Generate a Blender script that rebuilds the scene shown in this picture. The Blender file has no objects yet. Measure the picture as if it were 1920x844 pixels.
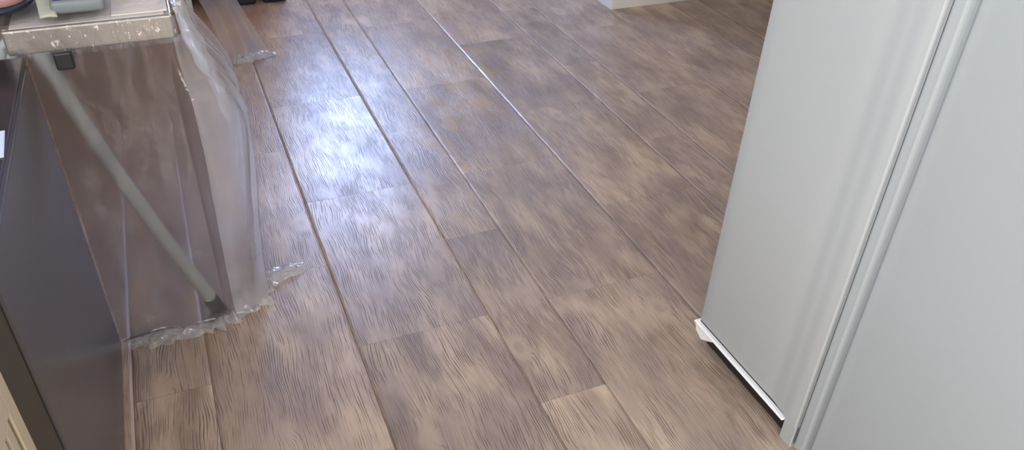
import bpy, bmesh, math, random
from mathutils import Vector, Matrix, noise
random.seed(7)
scene = bpy.context.scene
C = scene.collection

# ------------------------------------------------------------ camera, world, lights, exposure
CAM_H = 1.4
cam_data = bpy.data.cameras.new('camera')
cam_data.sensor_width = 36.0
cam_data.lens = 1498.22 / 1920 * 36.0
cam_data.clip_start = 0.01
camera = bpy.data.objects.new('camera', cam_data)
C.objects.link(camera)
R = Vector((0.92176064, -0.38627254, 0.033924))
U = Vector((0.19728187, 0.54248743, 0.81657042))
F = Vector((0.33382208, 0.74598988, -0.57624814))
m = Matrix((R, U, -F)).transposed().to_4x4()
m.translation = Vector((0, 0, CAM_H))
camera.matrix_world = m
scene.camera = camera

world = bpy.data.worlds.new('world')
scene.world = world
world.use_nodes = True
bg = world.node_tree.nodes['Background']
bg.inputs['Color'].default_value = (0.62, 0.76, 1.0, 1)
bg.inputs['Strength'].default_value = 1.0


def area(name, loc, rot, sx, sy, power, color):
    l = bpy.data.lights.new(name, 'AREA')
    l.shape = 'RECTANGLE'
    l.size = sx
    l.size_y = sy
    l.energy = power
    l.color = color
    o = bpy.data.objects.new(name, l)
    C.objects.link(o)
    o.location = loc
    o.rotation_euler = rot
    return o


PI = math.pi
# daylight entering through the far window and the window over the left worktop; rear window and ceiling lamp are added fill
area('daylight_far_window', (0.9, 5.06, 1.62), (-PI / 2, 0, 0), 0.76, 1.2, 88, (0.45, 0.60, 1.0))
area('daylight_left_window', (-1.06, 0.2, 1.6), (0, -PI / 2, 0), 1.1, 1.3, 72, (0.93, 0.96, 1.0))
area('fill_rear_window', (-0.35, -2.06, 1.35), (PI / 2, 0, 0), 1.15, 1.8, 92, (1.0, 0.96, 0.92))  # unseen window added to light the fridge doors and near floor evenly
area('ceiling_lamp_light', (1.35, 1.9, 2.45), (0, 0, 0), 0.7, 0.7, 14, (1.0, 0.80, 0.58))  # unseen lamp added as warm fill for the floor on the right

vs = scene.view_settings
vs.view_transform = 'Standard'
vs.look = 'None'
vs.gamma = 1.0
vs.use_curve_mapping = False
vs.exposure = -0.12


# ------------------------------------------------------------ materials
def mat(name, color, rough=0.5, metal=0.0, spec=0.5, bump=None, var=None):
    """bump=(scale, strength), var=(scale, amount)"""
    ma = bpy.data.materials.new(name)
    ma.use_nodes = True
    nt = ma.node_tree
    b = nt.nodes['Principled BSDF']
    b.inputs['Base Color'].default_value = (*color, 1)
    b.inputs['Roughness'].default_value = rough
    b.inputs['Metallic'].default_value = metal
    b.inputs['Specular IOR Level'].default_value = spec
    tc = nt.nodes.new('ShaderNodeTexCoord')
    if var:
        n = nt.nodes.new('ShaderNodeTexNoise')
        n.inputs['Scale'].default_value = var[0]
        n.inputs['Detail'].default_value = 4
        nt.links.new(tc.outputs['Object'], n.inputs['Vector'])
        mx = nt.nodes.new('ShaderNodeMix')
        mx.data_type = 'RGBA'
        a = var[1]
        mx.inputs['A'].default_value = (*[c * (1 - a) for c in color], 1)
        mx.inputs['B'].default_value = (*[min(1, c * (1 + a)) for c in color], 1)
        nt.links.new(n.outputs['Fac'], mx.inputs['Factor'])
        nt.links.new(mx.outputs['Result'], b.inputs['Base Color'])
    if bump:
        n = nt.nodes.new('ShaderNodeTexNoise')
        n.inputs['Scale'].default_value = bump[0]
        n.inputs['Detail'].default_value = 3
        nt.links.new(tc.outputs['Object'], n.inputs['Vector'])
        bp = nt.nodes.new('ShaderNodeBump')
        bp.inputs['Strength'].default_value = bump[1]
        bp.inputs['Distance'].default_value = 0.004
        nt.links.new(n.outputs['Fac'], bp.inputs['Height'])
        nt.links.new(bp.outputs['Normal'], b.inputs['Normal'])
    return ma


def plank_material():
    ma = bpy.data.materials.new('wood_look_tile')
    ma.use_nodes = True
    nt = ma.node_tree
    N, L = nt.nodes.new, nt.links.new
    b = nt.nodes['Principled BSDF']

    def math_(op, a, bb=None, c=None):
        n = N('ShaderNodeMath')
        n.operation = op
        for i, v in enumerate((a, bb, c)):
            if v is None:
                continue
            if isinstance(v, (int, float)):
                n.inputs[i].default_value = v
            else:
                L(v, n.inputs[i])
        return n.outputs[0]

    def comb(x, y, z):
        n = N('ShaderNodeCombineXYZ')
        for i, v in enumerate((x, y, z)):
            if isinstance(v, (int, float)):
                n.inputs[i].default_value = v
            else:
                L(v, n.inputs[i])
        return n.outputs[0]

    def tex(vec, scale=1.0, detail=2.0, rough=0.5):
        n = N('ShaderNodeTexNoise')
        n.inputs['Scale'].default_value = scale
        n.inputs['Detail'].default_value = detail
        n.inputs['Roughness'].default_value = rough
        L(vec, n.inputs['Vector'])
        return n.outputs['Fac']

    def ramp(v, lo, hi, a=0.0, c=1.0):
        n = N('ShaderNodeMapRange')
        n.interpolation_type = 'SMOOTHSTEP'
        for i, q in enumerate((lo, hi, a, c)):
            n.inputs[i + 1].default_value = q
        L(v, n.inputs[0])
        return n.outputs[0]

    def mix(f, a, c):
        n = N('ShaderNodeMix')
        n.data_type = 'RGBA'
        if isinstance(f, float):
            n.inputs['Factor'].default_value = f
        else:
            L(f, n.inputs['Factor'])
        for k, v in (('A', a), ('B', c)):
            if isinstance(v, tuple):
                n.inputs[k].default_value = (*v, 1)
            else:
                L(v, n.inputs[k])
        return n.outputs['Result']

    tc = N('ShaderNodeTexCoord')
    sep = N('ShaderNodeSeparateXYZ')
    L(tc.outputs['Object'], sep.inputs[0])
    info = N('ShaderNodeObjectInfo')
    rnd = math_('MULTIPLY', info.outputs['Random'], 37.0)
    X, Y = sep.outputs[0], sep.outputs[1]
    # slow field that bends the grain round knots and into cathedrals
    bend = tex(comb(math_('MULTIPLY', X, 7.0), math_('MULTIPLY', Y, 3.2), rnd), 1.0, 1.5)
    xb = math_('ADD', X, math_('MULTIPLY', math_('SUBTRACT', bend, 0.5), 0.06))
    # knots: pale ovals with a dark heart that push the grain aside
    vor = N('ShaderNodeTexVoronoi')
    vor.inputs['Scale'].default_value = 1.0
    L(comb(math_('MULTIPLY', X, 5.5), math_('MULTIPLY', Y, 3.2), rnd), vor.inputs['Vector'])
    vd = vor.outputs['Distance']
    knot = ramp(vd, 0.20, 0.05)
    heart = ramp(vd, 0.10, 0.03)
    xb = math_('ADD', xb, math_('MULTIPLY', knot, 0.022))
    # short dark pores, stretched along the plank
    pores = tex(comb(math_('MULTIPLY', xb, 210.0), math_('MULTIPLY', Y, 15.0), math_('ADD', rnd, 5.0)), 1.0, 2.0, 0.55)
    fine = tex(comb(math_('MULTIPLY', xb, 420.0), math_('MULTIPLY', Y, 20.0), math_('ADD', rnd, 9.0)), 1.0, 2.0, 0.6)
    pore_mask = ramp(pores, 0.50, 0.64)
    fine_mask = ramp(fine, 0.48, 0.66)
    blot = tex(comb(math_('MULTIPLY', X, 11.0), math_('MULTIPLY', Y, 3.6), math_('ADD', rnd, 2.0)), 1.0, 3.0, 0.55)
    blot_m = ramp(blot, 0.27, 0.73)
    patch = tex(comb(math_('MULTIPLY', X, 15.0), math_('MULTIPLY', Y, 9.0), math_('ADD', rnd, 7.0)), 1.0, 2.0)
    presence = math_('MULTIPLY', ramp(patch, 0.30, 0.60, 0.25, 1.0), math_('SUBTRACT', 1.0, math_('MULTIPLY', ramp(vd, 0.22, 0.12), 0.85)))
    wob = tex(comb(math_('MULTIPLY', X, 24.0), math_('MULTIPLY', Y, 6.0), math_('ADD', rnd, 21.0)), 1.0, 2.0)
    rings = math_('SINE', math_('ADD', math_('MULTIPLY', xb, 1080.0), math_('MULTIPLY', wob, 14.0)))
    breaks = tex(comb(math_('MULTIPLY', xb, 170.0), math_('MULTIPLY', Y, 11.0), math_('ADD', rnd, 31.0)), 1.0, 1.0)
    ring_m = math_('MULTIPLY', ramp(rings, 0.15, 0.9), ramp(breaks, 0.40, 0.56))

    base = mix(blot_m, (0.270, 0.192, 0.144), (0.545, 0.415, 0.300))
    tone = mix(ramp(tex(comb(math_('MULTIPLY', X, 4.0), math_('MULTIPLY', Y, 2.5), math_('ADD', rnd, 12.0)), 1.0, 1.0), 0.4, 0.62), base,
               mix(0.45, base, (0.28, 0.215, 0.195)))
    tone = mix(math_('MULTIPLY', knot, 0.45), tone, (0.50, 0.39, 0.30))
    tone = mix(math_('MULTIPLY', heart, 0.4), tone, (0.22, 0.15, 0.115))
    c1 = mix(math_('MULTIPLY', math_('MULTIPLY', fine_mask, presence), 0.22), tone, (0.13, 0.09, 0.075))
    c2 = mix(math_('MULTIPLY', math_('MULTIPLY', ring_m, presence), 0.92), c1, (0.11, 0.078, 0.068))
    c3 = mix(math_('MULTIPLY', math_('MULTIPLY', pore_mask, presence), 0.25), c2, (0.085, 0.058, 0.05))
    tilev = ramp(info.outputs['Random'], 0.0, 1.0, 0.86, 1.12)
    hs = N('ShaderNodeHueSaturation')
    hs.inputs['Saturation'].default_value = 0.95
    L(tilev, hs.inputs['Value'])
    L(c3, hs.inputs['Color'])
    L(hs.outputs['Color'], b.inputs['Base Color'])
    L(ramp(blot, 0.3, 0.7, 0.36, 0.29), b.inputs['Roughness'])
    b.inputs['Specular IOR Level'].default_value = 0.8
    h = math_('SUBTRACT', math_('MULTIPLY', blot, 0.15), math_('MULTIPLY', math_('MULTIPLY', math_('ADD', ring_m, math_('MULTIPLY', fine_mask, 0.4)), presence), 0.5))
    bp = N('ShaderNodeBump')
    bp.inputs['Strength'].default_value = 0.5
    bp.inputs['Distance'].default_value = 0.0012
    L(h, bp.inputs['Height'])
    L(bp.outputs['Normal'], b.inputs['Normal'])
    return ma


def plastic_material(name, haze, tint=(0.86, 0.88, 0.92), gloss=1.0, bump_strength=0.25, blur=0.0, through=(0.96, 0.96, 0.97)):
    """clear film: mostly see-through, a little milky, with a glossy coat"""
    ma = bpy.data.materials.new(name)
    ma.use_nodes = True
    nt = ma.node_tree
    N, L = nt.nodes.new, nt.links.new
    nt.nodes.remove(nt.nodes['Principled BSDF'])
    out = nt.nodes['Material Output']
    tr = N('ShaderNodeBsdfTransparent')
    tr.inputs[0].default_value = (*through, 1)
    df = N('ShaderNodeBsdfDiffuse')
    df.inputs[0].default_value = (*tint, 1)
    tl = N('ShaderNodeBsdfTranslucent')
    tl.inputs[0].default_value = (*tint, 1)
    m0 = N('ShaderNodeMixShader')
    m0.inputs[0].default_value = 0.5
    L(df.outputs[0], m0.inputs[1])
    L(tl.outputs[0], m0.inputs[2])
    tc = N('ShaderNodeTexCoord')
    n = N('ShaderNodeTexNoise')
    n.inputs['Scale'].default_value = 9
    n.inputs['Detail'].default_value = 5
    L(tc.outputs['Object'], n.inputs['Vector'])
    mr = N('ShaderNodeMapRange')
    mr.inputs[1].default_value = 0.3
    mr.inputs[2].default_value = 0.75
    mr.inputs[3].default_value = haze * 0.6
    mr.inputs[4].default_value = haze * 1.4
    L(n.outputs['Fac'], mr.inputs[0])
    m1 = N('ShaderNodeMixShader')
    L(mr.outputs[0], m1.inputs[0])
    if blur:
        rf = N('ShaderNodeBsdfRefraction')
        rf.inputs['Color'].default_value = (*through, 1)
        rf.inputs['IOR'].default_value = 1.09
        rf.inputs['Roughness'].default_value = 0.6
        mb = N('ShaderNodeMixShader')
        mb.inputs[0].default_value = blur
        L(tr.outputs[0], mb.inputs[1])
        L(rf.outputs[0], mb.inputs[2])
        L(mb.outputs[0], m1.inputs[1])
    else:
        L(tr.outputs[0], m1.inputs[1])
    L(m0.outputs[0], m1.inputs[2])
    gl = N('ShaderNodeBsdfGlossy')
    gl.inputs['Roughness'].default_value = 0.16
    n2 = N('ShaderNodeTexNoise')
    n2.inputs['Scale'].default_value = 28
    n2.inputs['Detail'].default_value = 3
    L(tc.outputs['Object'], n2.inputs['Vector'])
    bp = N('ShaderNodeBump')
    bp.inputs['Strength'].default_value = bump_strength
    bp.inputs['Distance'].default_value = 0.01
    L(n2.outputs['Fac'], bp.inputs['Height'])
    L(bp.outputs['Normal'], gl.inputs['Normal'])
    lw = N('ShaderNodeLayerWeight')
    lw.inputs['Blend'].default_value = 0.5
    pw = N('ShaderNodeMath')
    pw.operation = 'POWER'
    pw.inputs[1].default_value = 3.5
    L(lw.outputs['Facing'], pw.inputs[0])
    sc = N('ShaderNodeMath')
    sc.operation = 'MULTIPLY_ADD'
    sc.use_clamp = True
    sc.inputs[1].default_value = 0.55 * gloss
    sc.inputs[2].default_value = 0.045 * gloss
    L(pw.outputs[0], sc.inputs[0])
    m2 = N('ShaderNodeMixShader')
    L(sc.outputs[0], m2.inputs[0])
    L(m1.outputs[0], m2.inputs[1])
    L(gl.outputs[0], m2.inputs[2])
    L(m2.outputs[0], out.inputs['Surface'])
    return ma


M = {
    'tile': plank_material(),
    'grout': mat('grout', (0.19, 0.142, 0.115), 0.8, bump=(200, 0.3)),
    'wall': mat('wall_paint', (0.46, 0.41, 0.35), 0.85, bump=(90, 0.1), var=(1.5, 0.04)),
    'white_wall': mat('white_wall_paint', (0.78, 0.79, 0.78), 0.6, bump=(80, 0.06), var=(2, 0.02)),
    'ceiling': mat('ceiling_paint', (0.60, 0.58, 0.55), 0.9, bump=(60, 0.1)),
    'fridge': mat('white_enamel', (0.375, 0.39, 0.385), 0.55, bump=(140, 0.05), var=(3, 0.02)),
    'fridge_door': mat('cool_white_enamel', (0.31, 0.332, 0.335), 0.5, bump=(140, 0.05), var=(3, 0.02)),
    'gasket': mat('gasket', (0.42, 0.44, 0.44), 0.6, var=(20, 0.1)),
    'lip': mat('bright_trim', (0.86, 0.87, 0.86), 0.25, var=(20, 0.03)),
    'black': mat('black_plastic', (0.012, 0.011, 0.011), 0.55, var=(12, 0.3)),
    'rubber': mat('dark_rubber', (0.035, 0.036, 0.036), 0.7, var=(40, 0.2)),
    'tube': mat('grey_painted_tube', (0.52, 0.57, 0.55), 0.42, var=(14, 0.08)),
    'alu': mat('brushed_aluminium', (0.33, 0.295, 0.245), 0.34, metal=0.8, bump=(60, 0.15), var=(18, 0.12)),
    'board': mat('table_board', (0.62, 0.57, 0.52), 0.6, var=(8, 0.08)),
    'grey_panel': mat('grey_gloss_panel', (0.085, 0.080, 0.086), 0.27, spec=0.6, var=(3, 0.08)),
    'dark_top': mat('dark_worktop', (0.030, 0.025, 0.030), 0.25, var=(25, 0.4)),
    'olive': mat('dark_olive_post', (0.060, 0.052, 0.032), 0.5, var=(9, 0.15)),
    'cream': mat('cream_paint', (0.66, 0.58, 0.41), 0.45, var=(6, 0.05)),
    'cream_groove': mat('brown_groove', (0.12, 0.085, 0.05), 0.7, var=(30, 0.2)),
    'orange_wood': mat('orange_wood', (0.72, 0.33, 0.085), 0.4, var=(7, 0.2)),
    'navy': mat('dark_navy', (0.012, 0.016, 0.035), 0.5, var=(20, 0.3)),
    'navy_lid': mat('navy_lid', (0.020, 0.035, 0.13), 0.45, var=(20, 0.2)),
    'grey_box': mat('grey_green_plastic', (0.16, 0.18, 0.18), 0.5, var=(16, 0.1)),
    'pink': mat('dusty_pink_fabric', (0.46, 0.25, 0.25), 0.85, bump=(300, 0.4), var=(20, 0.2)),
    'strap': mat('pale_olive_webbing', (0.42, 0.42, 0.35), 0.8, bump=(400, 0.4), var=(30, 0.1)),
    'paper': mat('cream_paper', (0.86, 0.80, 0.73), 0.7, var=(12, 0.03)),
    'glint': mat('pale_blue_card', (0.60, 0.68, 0.86), 0.5, var=(12, 0.03)),
    'frame': mat('white_window_frame', (0.8, 0.8, 0.8), 0.4, var=(5, 0.03)),
    'fill_lamp_glass': mat('fill_lamp_glass', (0.85, 0.82, 0.76), 0.3, var=(5, 0.02)),
    'film': plastic_material('shaded_plastic_film', 0.13, tint=(0.42, 0.40, 0.44), blur=0.7, through=(0.68, 0.655, 0.65)),  # through tint is part grey film, part shade under the table
    'film_side': plastic_material('window_lit_plastic_film', 0.23, gloss=1.3, bump_strength=0.4, blur=0.5),  # extra milkiness paints in the window's reflection on the side of the sheet
    'film_hem': plastic_material('crumpled_plastic_film', 0.40, gloss=1.3, bump_strength=0.5),
    'film_top': plastic_material('stretched_plastic_film', 0.10, gloss=1.3, bump_strength=0.6),
    'pane': plastic_material('window_pane', 0.01, gloss=0.6, bump_strength=0.0),
}


# ------------------------------------------------------------ helpers
def obj(name, me, material, parent=None, loc=(0, 0, 0)):
    o = bpy.data.objects.new(name, me)
    C.objects.link(o)
    o.location = loc
    if material is not None and not me.materials:
        me.materials.append(material)
    if parent is not None:
        o.parent = parent
    return o


def from_bm(name, bm, smooth=False):
    me = bpy.data.meshes.new(name)
    bm.normal_update()
    bm.to_mesh(me)
    bm.free()
    if smooth:
        for p in me.polygons:
            p.use_smooth = True
    return me


def box_mesh(name, x0, x1, y0, y1, z0, z1, bev=0.0, seg=1, smooth=False):
    bm = bmesh.new()
    bmesh.ops.create_cube(bm, size=1.0)
    for v in bm.verts:
        v.co = Vector(((x0 + x1) / 2 + v.co.x * (x1 - x0), (y0 + y1) / 2 + v.co.y * (y1 - y0), (z0 + z1) / 2 + v.co.z * (z1 - z0)))
    if bev:
        bmesh.ops.bevel(bm, geom=list(bm.edges), offset=bev, segments=seg, affect='EDGES', profile=0.5)
    return from_bm(name, bm, smooth)


def box(name, material, dims, parent=None, bev=0.002, seg=1, smooth=False):
    """dims = x0,x1,y0,y1,z0,z1 in world space (or the parent's space); origin at the base centre"""
    x0, x1, y0, y1, z0, z1 = dims
    cx, cy, cz = (x0 + x1) / 2, (y0 + y1) / 2, z0
    me = box_mesh(name, x0 - cx, x1 - cx, y0 - cy, y1 - cy, 0, z1 - z0, bev, seg, smooth)
    off = parent_loc(parent)
    return obj(name, me, material, parent, (cx - off.x, cy - off.y, cz - off.z))


def parent_loc(p):
    v = Vector((0, 0, 0))
    while p is not None:
        v += p.location
        p = p.parent
    return v


def thing(name, label, cat, loc=(0, 0, 0), group=None):
    o = bpy.data.objects.new(name, None)
    o.empty_display_size = 0.05
    C.objects.link(o)
    o.location = loc
    return tag(o, label, cat, group)


def tag(o, label, cat, group=None):
    o['label'] = label
    o['category'] = cat
    if group:
        o['group'] = group
    return o


def struct(o, label=None):
    o['kind'] = 'structure'
    if label:
        o['label'] = label
        o['category'] = o.name.split('_')[0]
    return o


def tube_mesh(name, pts, r, n=16, caps=True):
    bm = bmesh.new()
    rings = []
    pts = [Vector(p) for p in pts]
    for i, p in enumerate(pts):
        d = (pts[min(i + 1, len(pts) - 1)] - pts[max(i - 1, 0)]).normalized()
        a = d.orthogonal().normalized() if abs(d.z) < 0.2 else d.cross(Vector((0, 1, 0))).normalized()
        c = d.cross(a).normalized()
        rr = r[i] if isinstance(r, (list, tuple)) else r
        rings.append([bm.verts.new(p + (a * math.cos(t) + c * math.sin(t)) * rr) for t in [2 * PI * k / n for k in range(n)]])
    for q in range(len(rings) - 1):
        for k in range(n):
            bm.faces.new((rings[q][k], rings[q][(k + 1) % n], rings[q + 1][(k + 1) % n], rings[q + 1][k]))
    if caps:
        for cf in (bm.faces.new(list(reversed(rings[0]))), bm.faces.new(rings[-1])):
            for e in cf.edges:
                e.smooth = False
    bmesh.ops.recalc_face_normals(bm, faces=bm.faces)
    return from_bm(name, bm, True)


def grid_mesh(name, fn, nu, nv, smooth=True):
    verts = [fn(i / (nu - 1), j / (nv - 1)) for j in range(nv) for i in range(nu)]
    faces = [(j * nu + i, j * nu + i + 1, (j + 1) * nu + i + 1, (j + 1) * nu + i) for j in range(nv - 1) for i in range(nu - 1)]
    me = bpy.data.meshes.new(name)
    me.from_pydata(verts, [], faces)
    if smooth:
        for p in me.polygons:
            p.use_smooth = True
    return me


def nz(x, y, z=0.0):
    return noise.noise(Vector((x, y, z)))


def sstep(a, b, x):
    t = max(0.0, min(1.0, (x - a) / (b - a)))
    return t * t * (3 - 2 * t)


# ------------------------------------------------------------ setting: floor of wood-look tiles
RX0, RX1, RY0, RY1, RZ = -1.0, 3.2, -2.1, 5.0, 2.5
floor = struct(box('floor', M['grout'], (RX0, RX1, RY0, RY1, -0.06, -0.0035), bev=0), 'grey brown wood grain tiled floor')
SEAMS = [-1.05, -0.7875, -0.612, -0.265, -0.096, 0.249, 0.597, 0.769, 1.117, 1.466, 1.637, 1.985, 2.332, 2.503, 2.850, 3.25]
TL = 0.681
tile_cache = {}


def tile(x0, x1, y0, y1):
    w, l = round(x1 - x0 - 0.002, 4), round(y1 - y0 - 0.0005, 4)
    key = (w, l)
    if key not in tile_cache:
        bm = bmesh.new()
        e = 0.006
        prof = [(-w / 2, -0.004), (-w / 2, -0.0022), (-w / 2 + e, 0.0), (w / 2 - e, 0.0), (w / 2, -0.0022), (w / 2, -0.004)]
        a = [bm.verts.new((x, -l / 2, z)) for x, z in prof]
        c = [bm.verts.new((x, l / 2, z)) for x, z in prof]
        for i in range(len(prof) - 1):
            bm.faces.new((a[i], a[i + 1], c[i + 1], c[i]))
        bm.faces.new(a)
        bm.faces.new(list(reversed(c)))
        bm.faces.new((a[0], c[0], c[-1], a[-1]))
        bmesh.ops.recalc_face_normals(bm, faces=bm.faces)
        tile_cache[key] = from_bm('floor_tile', bm)
    off = parent_loc(floor)
    return obj('floor_tile', tile_cache[key], M['tile'], floor, ((x0 + x1) / 2 - off.x, (y0 + y1) / 2 - off.y, -off.z))


for ci in range(len(SEAMS) - 1):
    x0, x1 = max(SEAMS[ci], RX0), min(SEAMS[ci + 1], RX1)
    ph = 1.459 if ci % 2 == 1 else 1.811
    k0 = math.floor((RY0 - ph) / TL)
    for k in range(k0, k0 + 13):
        y0, y1 = max(ph + k * TL, RY0), min(ph + (k + 1) * TL, RY1)
        if y1 - y0 < 0.02:
            continue
        tile(x0, x1, y0, y1)

# walls, ceiling
T = 0.12
struct(box('wall_right', M['wall'], (RX1, RX1 + T, RY0, RY1, -0.06, RZ), bev=0), 'beige wall behind the white fridge')
struct(box('ceiling', M['ceiling'], (RX0 - T, RX1 + T, RY0 - T, RY1 + T, RZ, RZ + T), bev=0), 'pale ceiling above the kitchen')


def wall_with_hole(name, axis, p0, p1, lo, hi, h0, h1, hz0, hz1, label):
    """axis 'x': wall runs along x between p0..p1 in y; axis 'y': the other way round"""
    bm = bmesh.new()
    for (a, b_, c, d) in ((lo, h0, -0.06, RZ), (h1, hi, -0.06, RZ), (h0, h1, -0.06, hz0), (h0, h1, hz1, RZ)):
        r = bmesh.ops.create_cube(bm, size=1.0)
        for v in r['verts']:
            along, across = (a + b_) / 2 + v.co.x * (b_ - a), (p0 + p1) / 2 + v.co.y * (p1 - p0)
            z = (c + d) / 2 + v.co.z * (d - c)
            v.co = Vector((along, across, z)) if axis == 'x' else Vector((across, along, z))
    bmesh.ops.recalc_face_normals(bm, faces=bm.faces)
    return struct(obj(name, from_bm(name, bm), M['wall']), label)


def window(name, axis, p, h0, h1, hz0, hz1, label, mull):
    e = bpy.data.objects.new(name, None)
    C.objects.link(e)
    e.location = ((h0 + h1) / 2, p, hz0) if axis == 'x' else (p, (h0 + h1) / 2, hz0)
    struct(e, label)
    f = 0.05

    def piece(nm, m_, a, b_, t, z0, z1):
        box(nm, M[m_], (a, b_, p - t, p + t, z0, z1) if axis == 'x' else (p - t, p + t, a, b_, z0, z1), e, bev=0.002 if t > .01 else 0)
    piece('window_frame', 'frame', h0, h0 + f, .03, hz0, hz1)
    piece('window_frame', 'frame', h1 - f, h1, .03, hz0, hz1)
    piece('window_frame', 'frame', h0 + f, h1 - f, .03, hz0, hz0 + f)
    piece('window_frame', 'frame', h0 + f, h1 - f, .03, hz1 - f, hz1)
    xs = [h0 + f] + [h0 + (h1 - h0) * k / mull for k in range(1, mull)] + [h1 - f]
    for k in range(1, mull):
        piece('mullion', 'frame', xs[k] - .02, xs[k] + .02, .025, hz0 + f, hz1 - f)
    for k in range(mull):
        piece('pane', 'pane', xs[k] + (.02 if k else 0), xs[k + 1] - (.02 if k < mull - 1 else 0), .003, hz0 + f, hz1 - f)


wall_with_hole('wall_far', 'x', RY1, RY1 + T, RX0 - T, RX1 + T, 0.5, 1.3, 0.98, 2.26, 'beige far wall with a window')
window('window_1', 'x', RY1 + 0.03, 0.5, 1.3, 0.98, 2.26, 'white framed window in the far wall', 2)
wall_with_hole('wall_left', 'y', RX0 - T, RX0, RY0 - T, RY1, -0.5, 0.9, 1.0, 2.2, 'beige wall with window behind the kitchen units')
window('window_2', 'y', RX0 - 0.03, -0.5, 0.9, 1.0, 2.2, 'white framed window over the left worktop', 2)
wall_with_hole('wall_rear', 'x', RY0 - T, RY0, RX0 - T, RX1 + T, -0.95, 0.25, 0.4, 2.3, 'beige wall behind the camera with an added window for fill light')
window('window_fill', 'x', RY0 - 0.03, -0.95, 0.25, 0.4, 2.3, 'tall white framed window added behind the camera for fill light', 2)
# white wall end whose corner shows at the top of the picture
struct(box('wall_corner', M['white_wall'], (1.995, RX1, 3.36, RY1, -0.004, RZ), bev=0.004), 'white wall corner meeting the tiled floor')
lamp = thing('ceiling_lamp', 'round white lamp added flat on the ceiling as warm fill', 'lamp', (1.35, 1.9, 2.46))
obj('base', tube_mesh('base', [(0, 0, 0.0), (0, 0, 0.04)], 0.12, 32), M['frame'], lamp)

# ------------------------------------------------------------ white side-by-side fridge facing the aisle
FX, FY0, FY1, FTOP = 1.060, 0.812, 1.190, 1.72
FXR, FYN = 1.72, 0.25
fr = thing('refrigerator', 'white refrigerator with two doors and a dark gap under its lower edge', 'refrigerator', (1.31, 1.0, 0))


def sweep_plan(name, out, z0, z1, flat_from):
    bm = bmesh.new()
    lo = [bm.verts.new((x - 1.31, y - 1.0, z0)) for x, y in out]
    hi = [bm.verts.new((x - 1.31, y - 1.0, z1)) for x, y in out]
    n = len(out)
    for i in range(n):
        f = bm.faces.new((lo[i], lo[(i + 1) % n], hi[(i + 1) % n], hi[i]))
        f.smooth = i < flat_from
    caps = [bm.faces.new(hi), bm.faces.new(list(reversed(lo)))]
    for cf in caps:
        for e in cf.edges:
            e.smooth = False
    bmesh.ops.recalc_face_normals(bm, faces=bm.faces)
    return from_bm(name, bm)


def profile(keys, n=8):
    """smooth run through (y, x-offset) keys"""
    pts = []
    for (ya, xa), (yb, xb) in zip(keys[:-1], keys[1:]):
        for k in range(n):
            t = k / n
            pts.append((FX + xa + (xb - xa) * sstep(0, 1, t), ya + (yb - ya) * t))
    pts.append((FX + keys[-1][1], keys[-1][0]))
    return pts


BX = FX + 0.055
left_prof = profile([(FY1, 0.006), (FY1 - 0.006, 0.0), (0.945, 0.0), (0.905, 0.0012), (0.870, -0.0015), (0.838, -0.004), (0.819, -0.003), (FY0, 0.005)])
obj('freezer_door', sweep_plan('freezer_door', left_prof + [(BX, FY0), (BX, FY1)], 0.066, FTOP, len(left_prof) - 1), M['fridge'], fr)
right_prof = profile([(0.806, 0.004), (0.801, -0.006), (0.784, -0.004), (0.776, 0.005), (0.770, 0.005), (0.757, -0.007), (0.735, -0.006), (0.60, -0.005), (FYN + 0.01, -0.004), (FYN, 0.006)])
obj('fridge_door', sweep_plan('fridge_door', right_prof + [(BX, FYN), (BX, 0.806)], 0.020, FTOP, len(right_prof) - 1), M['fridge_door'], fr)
box('door_gasket', M['gasket'], (FX + 0.012, BX, 0.8055, FY0 + 0.0005, 0.05, FTOP - 0.01), fr, bev=0)
box('body', M['fridge'], (BX, FXR, FYN, FY1, 0.05, FTOP + 0.01), fr, bev=0.004)
box('centre_foot', M['fridge'], (FX - 0.0035, FX + 0.03, 0.813, 0.850, 0.0, 0.0665), fr, bev=0.002)
box('bottom_lip', M['lip'], (FX - 0.010, BX, 0.850, FY1 + 0.008, 0.052, 0.058), fr, bev=0.0025, seg=2)
box('shadow_gap_strip', M['black'], (FX + 0.003, BX, 0.852, FY1 - 0.002, 0.058, 0.066), fr, bev=0)
box('kick_plinth', M['black'], (FX + 0.012, FXR - 0.01, FYN + 0.02, FY1 - 0.03, 0.004, 0.052), fr, bev=0.002)


def foot_bracket():
    bm = bmesh.new()
    t = 0.004
    prof = [(1.198, 0.049), (1.190, 0.030), (1.165, 0.018), (1.135, 0.036), (1.115, 0.049)]
    a = [bm.verts.new((FX - 0.004 - 1.31, y - 1.0, z)) for y, z in prof]
    c = [bm.verts.new((FX + t - 1.31, y - 1.0, z)) for y, z in prof]
    n = len(prof)
    bm.faces.new(a)
    bm.faces.new(list(reversed(c)))
    for i in range(n):
        bm.faces.new((a[i], c[i], c[(i + 1) % n], a[(i + 1) % n]))
    bmesh.ops.recalc_face_normals(bm, faces=bm.faces)
    return from_bm('foot_bracket', bm)


obj('foot_bracket', foot_bracket(), M['lip'], fr)
for fx, fy in ((FX + 0.034, 0.178), (FXR - 0.04, 0.15), (FX + 0.034, -0.71), (FXR - 0.04, -0.71)):
    obj('levelling_foot', tube_mesh('levelling_foot', [(fx - 1.31, fy, 0), (fx - 1.31, fy, 0.008), (fx - 1.31, fy, 0.009), (fx - 1.31, fy, 0.05)], [0.014, 0.014, 0.007, 0.007], 14), M['rubber'], fr)

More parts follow.
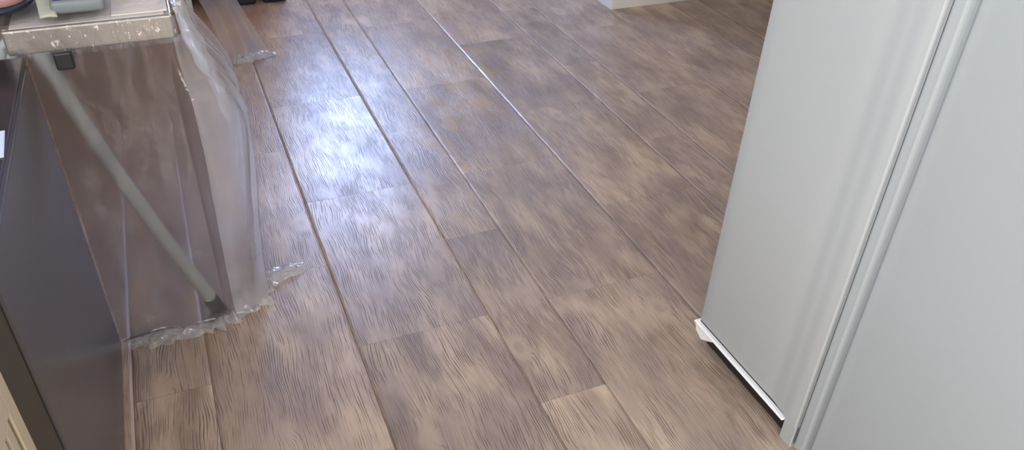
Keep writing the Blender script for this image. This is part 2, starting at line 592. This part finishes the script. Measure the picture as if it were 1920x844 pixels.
# ------------------------------------------------------------ grey cabinet, post and cream cabinet on the left
PX = -0.285
cab = thing('kitchen_cabinet', 'glossy dark grey kitchen cabinet with a near black top', 'cabinet', (-0.62, 1.33, 0))
box('body', M['grey_panel'], (-0.96, PX - 0.018, 0.985, 1.665, 0.0, 0.735), cab, bev=0.002)
box('side_panel', M['grey_panel'], (PX - 0.018, PX, 0.985, 1.672, 0.004, 0.735), cab, bev=0.003, seg=2)
box('worktop', M['dark_top'], (-0.96, PX - 0.002, 0.985, 1.672, 0.735, 0.752), cab, bev=0.003, seg=2)
post = box('end_post', M['olive'], (-0.96, PX - 0.004, 0.875, 0.983, 0.0, 0.90), None, bev=0.004, seg=2)
tag(post, 'dark olive upright panel between grey and cream cabinets', 'panel')
crm = thing('cream_cabinet', 'cream painted cabinet with vertical grooves in its door', 'cabinet', (-0.62, 0.55, 0))
box('body', M['cream'], (-0.96, PX - 0.022, 0.25, 0.872, 0.0, 0.84), crm, bev=0.002)
dr = box('door', M['cream'], (PX - 0.022, PX - 0.008, 0.27, 0.872, 0.03, 0.83), crm, bev=0.002)
box('door_stile', M['cream'], (PX - 0.008, PX, 0.838, 0.872, 0.03, 0.83), crm, bev=0.002)
box('door_stile', M['cream'], (PX - 0.008, PX, 0.27, 0.33, 0.03, 0.83), crm, bev=0.002)
box('door_rail', M['cream'], (PX - 0.008, PX, 0.33, 0.838, 0.63, 0.83), crm, bev=0.002)
box('door_rail', M['cream'], (PX - 0.008, PX, 0.33, 0.838, 0.03, 0.12), crm, bev=0.002)
for k in range(15):
    y1 = 0.829 - k * 0.033
    box('door_board', M['cream'], (PX - 0.008, PX - 0.001, y1 - 0.025, y1, 0.12, 0.63), crm, bev=0.003)
box('door_groove_backing', M['cream_groove'], (PX - 0.0082, PX - 0.0070, 0.33, 0.838, 0.12, 0.63), crm, bev=0)
box('worktop', M['cream'], (-0.96, PX - 0.002, 0.24, 0.873, 0.84, 0.87), crm, bev=0.003)
gln = box('paper_card', M['glint'], (-0.314, -0.291, 1.27, 1.36, 0.752, 0.7545), None, bev=0.0005)  # thin slip standing in for the window's glint on the glossy top
gln.rotation_euler.z = 0.06
tag(gln, 'small pale blue card modelled as a thin slip on the dark cabinet top', 'glint')

# ------------------------------------------------------------ plastic covered table
TX0, TX1, TY0, TY1, TZ = -0.315, -0.012, 1.690, 2.08, 0.797


def drape(name, material, tx0, tx1, ty0, ty1, tz, flare_x, seed, u0, u1, zlow=0.0):
    """sheet hanging from the front and the right edge of a table, folds deepening downwards"""
    per_front = tx1 - tx0
    per_side = ty1 - ty0
    rc = 0.028
    tot = per_front + per_side + 0.03

    def fn(u, v):
        s = (u0 + (u1 - u0) * u) * tot
        if s < per_front - rc:
            base = Vector((tx0 + s, ty0, 0)); nrm = Vector((0, -1, 0)); side = 0.0
        elif s < per_front + rc + 0.03:
            t = (s - per_front + rc) / (2 * rc + 0.03)
            a = t * PI / 2
            base = Vector((tx1 - rc + rc * math.sin(a), ty0 + rc - rc * math.cos(a), 0))
            nrm = Vector((math.sin(a), -math.cos(a), 0)); side = t
        else:
            base = Vector((tx1, ty0 + (s - per_front - 0.03), 0)); nrm = Vector((1, 0, 0)); side = 1.0
        z = tz + (zlow - tz) * v
        h = v
        bulge = flare_x * side * (sstep(0.0, 0.30, h) * 1.12 - 0.42 * sstep(0.3, 1.0, h))
        fold = 0.012 * side * h * math.sin(s * 48 + 1.6 * h + seed) + 0.006 * side * math.sin(s * 95 + 4 * h + seed)
        corner = math.exp(-((s - per_front) / 0.02) ** 2)
        fold += -0.007 * corner * sstep(0.05, 0.9, h)
        fr_f = (1 - side) * (0.004 * math.sin(s * 26 + 2.2 * h) * h + 0.006 * nz(s * 9, h * 4, seed) * (0.3 + h))
        off = 0.008 + bulge + fold + fr_f + 0.004 * nz(s * 22, h * 9, seed + 3)
        p = base + nrm * off
        # the last part eases out onto the floor
        p += nrm * 0.006 * sstep(0.90, 1.0, h)
        return (p.x, p.y, z + (0.012 + 0.008 * nz(s * 40, seed, 1.0)) * (1 if v == 1 else 0) * (1 if zlow == 0 else 0))
    return grid_mesh(name, fn, 110, 70)


def crumple(name, path, width, height, seed, n=90, mrows=14):
    """bunched hem of film lying on the floor along a path"""
    P = [Vector((x, y, 0)) for x, y in path]

    def at(t):
        f = t * (len(P) - 1)
        i = min(int(f), len(P) - 2)
        return P[i].lerp(P[i + 1], f - i), (P[i + 1] - P[i]).normalized()

    def fn(u, v):
        p, d = at(u)
        nrm = Vector((d.y, -d.x, 0))
        w = width * (0.6 + 0.5 * nz(u * 9, seed)) * (0.35 + 0.65 * math.sin(PI * min(1, max(0, u))) ** 0.5)
        q = p + nrm * (v - 0.5) * w + nrm * 0.012 * nz(u * 14, v * 3, seed)
        z = 0.003 + height * abs(math.sin(PI * v)) * (0.35 + 0.9 * abs(nz(u * 8, v * 4, seed))) * (0.3 + 0.7 * math.sin(PI * u))
        z += 0.22 * height * abs(nz(u * 18, v * 6, seed + 2)) * math.sin(PI * v)
        q += d * 0.01 * nz(u * 17, v * 8, seed + 5)
        return (q.x, q.y, z)
    return grid_mesh(name, fn, n, mrows)


tb = thing('folding_table', 'narrow metal edged table with slanting grey tube leg under clear plastic', 'table', (-0.16, 1.86, 0))
O = parent_loc(tb)
box('table_board', M['board'], (TX0 + 0.012, TX1 - 0.012, TY0 + 0.012, TY1 - 0.012, 0.780, TZ), tb, bev=0.002)
box('apron', M['alu'], (TX0, TX1, TY0, TY0 + 0.012, 0.747, TZ), tb, bev=0.004, seg=2)
box('apron', M['alu'], (TX0, TX1, TY1 - 0.012, TY1, 0.747, TZ), tb, bev=0.004, seg=2)
box('apron', M['alu'], (TX0, TX0 + 0.012, TY0 + 0.012, TY1 - 0.012, 0.747, TZ), tb, bev=0.003, seg=2)
box('apron', M['alu'], (TX1 - 0.012, TX1, TY0 + 0.012, TY1 - 0.012, 0.747, TZ), tb, bev=0.003, seg=2)
box('bracket', M['black'], (-0.238, -0.205, TY0 - 0.022, TY0 + 0.05, 0.716, 0.752), tb, bev=0.004, seg=2)


def leg(pts, r, m_, n=16):
    me = tube_mesh('leg', [Vector(p) - O for p in pts], r, n)
    return obj('leg', me, m_, tb)


l1 = leg([(-0.264, 1.712, 0.750), (-0.240, 1.710, 0.63), (-0.197, 1.708, 0.465), (-0.138, 1.708, 0.27), (-0.062, 1.710, 0.040)], 0.0165, M['tube'])
obj('foot_cap', tube_mesh('foot_cap', [Vector(p) - O for p in ((-0.0665, 1.7098, 0.054), (-0.0660, 1.7098, 0.052), (-0.051, 1.712, 0.002))], [0.0165, 0.0185, 0.0195], 16), M['rubber'], l1)
leg([(-0.304, 1.75, 0.750), (-0.325, 1.75, 0.715), (-0.345, 1.75, 0.0)], 0.010, M['tube'], 12)
leg([(-0.306, 1.83, 0.750), (-0.350, 1.83, 0.715), (-0.370, 1.83, 0.0)], 0.010, M['tube'], 12)

sheet = thing('plastic_sheet', 'clear plastic sheet draped over the narrow table down to the floor', 'plastic sheet', (-0.1, 1.66, 0))
SO = Vector(sheet.location)


def shifted(me, off):
    me.transform(Matrix.Translation(-off))
    return me


for nm, mk, ua, ub in (('front_drop', 'film', 0.0, 0.39), ('side_drop', 'film_side', 0.39, 1.0)):
    obj(nm, shifted(drape(nm, None, -0.282, TX1 + 0.006, TY0 - 0.004, TY1, 0.752, 0.085, 1.3, ua, ub), SO), M[mk], sheet)


def top_fn(u, v):
    x = TX0 - 0.01 + (TX1 + 0.022 - TX0) * u
    y = TY0 - 0.014 + (TY1 - TY0 + 0.02) * v
    z = TZ + 0.009 + 0.004 * abs(nz(x * 18, y * 12, 4.0)) + 0.003 * abs(nz(x * 45, y * 30, 8.0))
    z += 0.010 * math.exp(-((u - 0.97) / 0.05) ** 2)
    z -= 0.010 * (1 - sstep(0, 0.03, v))
    return (x, y, z)


obj('top_sheet', shifted(grid_mesh('top_sheet', top_fn, 60, 60), SO), M['film_top'], sheet)


def band_fn(u, v):
    x = TX0 - 0.006 + (TX1 + 0.012 - TX0) * u
    z = 0.744 + 0.057 * v
    y = TY0 - 0.010 - 0.006 * abs(nz(x * 70 + v * 1.5, z * 14, 2.0)) - 0.003 * abs(nz(x * 160, z * 20, 6.0))
    return (x, y, z)


obj('wrapped_edge', shifted(grid_mesh('wrapped_edge', band_fn, 140, 8), SO), M['film_top'], sheet)
obj('crumpled_hem', shifted(crumple('crumpled_hem', [(-0.272, 1.665), (-0.2, 1.655), (-0.10, 1.66), (-0.03, 1.675)], 0.09, 0.022, 1.0), SO), M['film_hem'], sheet)
obj('crumpled_hem', shifted(crumple('crumpled_hem', [(-0.075, 1.665), (-0.01, 1.69), (0.03, 1.735), (0.08, 1.80), (0.19, 1.83)], 0.15, 0.045, 5.0), SO), M['film_hem'], sheet)


def corner_fold(name, pts, w, seed):
    P = [Vector(p) for p in pts]

    def fn(u, v):
        f = v * (len(P) - 1)
        i = min(int(f), len(P) - 2)
        p = P[i].lerp(P[i + 1], f - i)
        ww = w * (0.55 + 0.45 * math.sin(PI * v)) * (1 + 0.4 * nz(v * 5, seed))
        x = (u - 0.5) * 2
        return (p.x + ww * x * 0.9 + 0.008 * nz(v * 9, x, seed), p.y + ww * x * 0.35 + 0.02 * (1 - x * x) * -1 + 0.006 * nz(v * 14, x * 2, seed + 1), p.z)
    return grid_mesh(name, fn, 14, 40)


obj('corner_fold', shifted(corner_fold('corner_fold', [(0.000, 1.82, 0.832), (0.002, 1.73, 0.82), (0.012, 1.69, 0.77), (0.030, 1.69, 0.70), (0.052, 1.71, 0.62), (0.060, 1.72, 0.54)], 0.018, 3.0), SO), M['film_hem'], sheet)

# things on the table
pb = thing('pink_pouch', 'dusty pink soft pouch with dark underside on the table end', 'pouch', (-0.318, 1.795, 0.815))


def pouch(h0, h1, r):
    def fn(u, v):
        a = 2 * PI * u
        t = PI * v
        rr = math.sin(t) ** 0.5 if 0 < v < 1 else 0
        return (0.066 * math.cos(a) * rr * r, 0.085 * math.sin(a) * rr * r, h0 + (h1 - h0) * (0.5 - 0.5 * math.cos(t)) + 0.003 * nz(a, v * 5, 2))
    return grid_mesh('pouch', fn, 28, 14)


obj('base', pouch(0.0, 0.022, 1.0), M['navy'], pb)
obj('top', pouch(0.007, 0.060, 1.0), M['pink'], pb)
strap = grid_mesh('webbing_strap', lambda u, v: (-0.248 + 0.03 * (u - 0.5) + 0.022 * (1 - v), 1.682 + 0.19 * v, 0.820 + 0.012 * math.sin(PI * v) + 0.002 * math.sin(u * PI)), 8, 24)
so = obj('webbing_strap', strap, M['strap'])
md = so.modifiers.new('solid', 'SOLIDIFY')
md.thickness = 0.003
tag(so, 'pale olive webbing strap lying between pouch and grey tray', 'strap')
gb = thing('plastic_tray', 'grey green shallow tray with navy contents on the table', 'tray', (-0.172, 1.775, 0.815))
box('body', M['grey_box'], (-0.222, -0.126, 1.699, 1.86, 0.815, 0.842), gb, bev=0.008, seg=3, smooth=True)
box('lid', M['navy_lid'], (-0.216, -0.132, 1.704, 1.855, 0.840, 0.854), gb, bev=0.005, seg=2)
pp = box('paper_sheet', M['paper'], (-0.122, -0.018, 1.715, 1.97, 0.7975, 0.8), None, bev=0.0004)
tag(pp, 'cream paper sheet under plastic on the table', 'paper')

# ------------------------------------------------------------ second covered table and wooden cabinet at the far end
t2 = thing('side_table', 'far small table covered in clear plastic behind the folding table', 'table', (-0.06, 3.55, 0))
box('table_top', M['board'], (-0.22, 0.075, 3.34, 3.72, 0.70, 0.72), t2, bev=0.003)
for lx, ly in ((-0.2, 3.37), (-0.2, 3.69), (0.05, 3.37), (0.05, 3.69)):
    box('leg', M['tube'], (lx - 0.012, lx + 0.012, ly - 0.012, ly + 0.012, 0.0, 0.70), t2, bev=0.002)
s2 = thing('plastic_sheet', 'clear plastic sheet hanging from the far small table', 'plastic sheet', (0.1, 3.3, 0))


def sheet2(u, v):
    h = v
    z = 0.722 * (1 - v) + 0.004
    xl = 0.0 + 0.145 * sstep(0.15, 1.0, h)
    xr = 0.09 + 0.245 * h ** 1.3
    x = xl + (xr - xl) * u
    y = 3.315 - 0.02 * h + 0.014 * math.sin(u * 11 + h * 2) * h + 0.008 * nz(u * 6, h * 5, 3)
    return (x, y, z)


SO2 = Vector(s2.location)
obj('hanging_drop', shifted(grid_mesh('hanging_drop', sheet2, 50, 50), SO2), M['film_side'], s2)
obj('crumpled_hem', shifted(crumple('crumpled_hem', [(0.13, 3.30), (0.2, 3.28), (0.27, 3.30), (0.35, 3.33)], 0.09, 0.035, 8.0), SO2), M['film_hem'], s2)

wc = thing('wooden_cabinet', 'orange brown wooden cabinet on dark navy feet at the far end', 'cabinet', (0.0, 4.2, 0))
box('body', M['orange_wood'], (-0.55, 0.50, 3.99, 4.42, 0.05, 1.15), wc, bev=0.004)
for k in range(2):
    d_ = box('door', M['orange_wood'], (-0.54 + k * 0.52, -0.03 + k * 0.52, 3.972, 3.99, 0.07, 1.13), wc, bev=0.004)
    kx = -0.07 if k == 0 else 0.02
    off = parent_loc(d_)
    obj('knob', tube_mesh('knob', [(kx - off.x, 3.972 - off.y, 0.62 - off.z), (kx - off.x, 3.96 - off.y, 0.62 - off.z), (kx - off.x, 3.95 - off.y, 0.62 - off.z)], [0.008, 0.012, 0.012], 14), M['navy'], d_)
for x0, x1 in ((-0.54, -0.42), (0.245, 0.365), (0.395, 0.51)):
    box('foot', M['navy'], (x0, x1, 3.945, 4.08, 0.0, 0.05), wc, bev=0.015, seg=3, smooth=True)
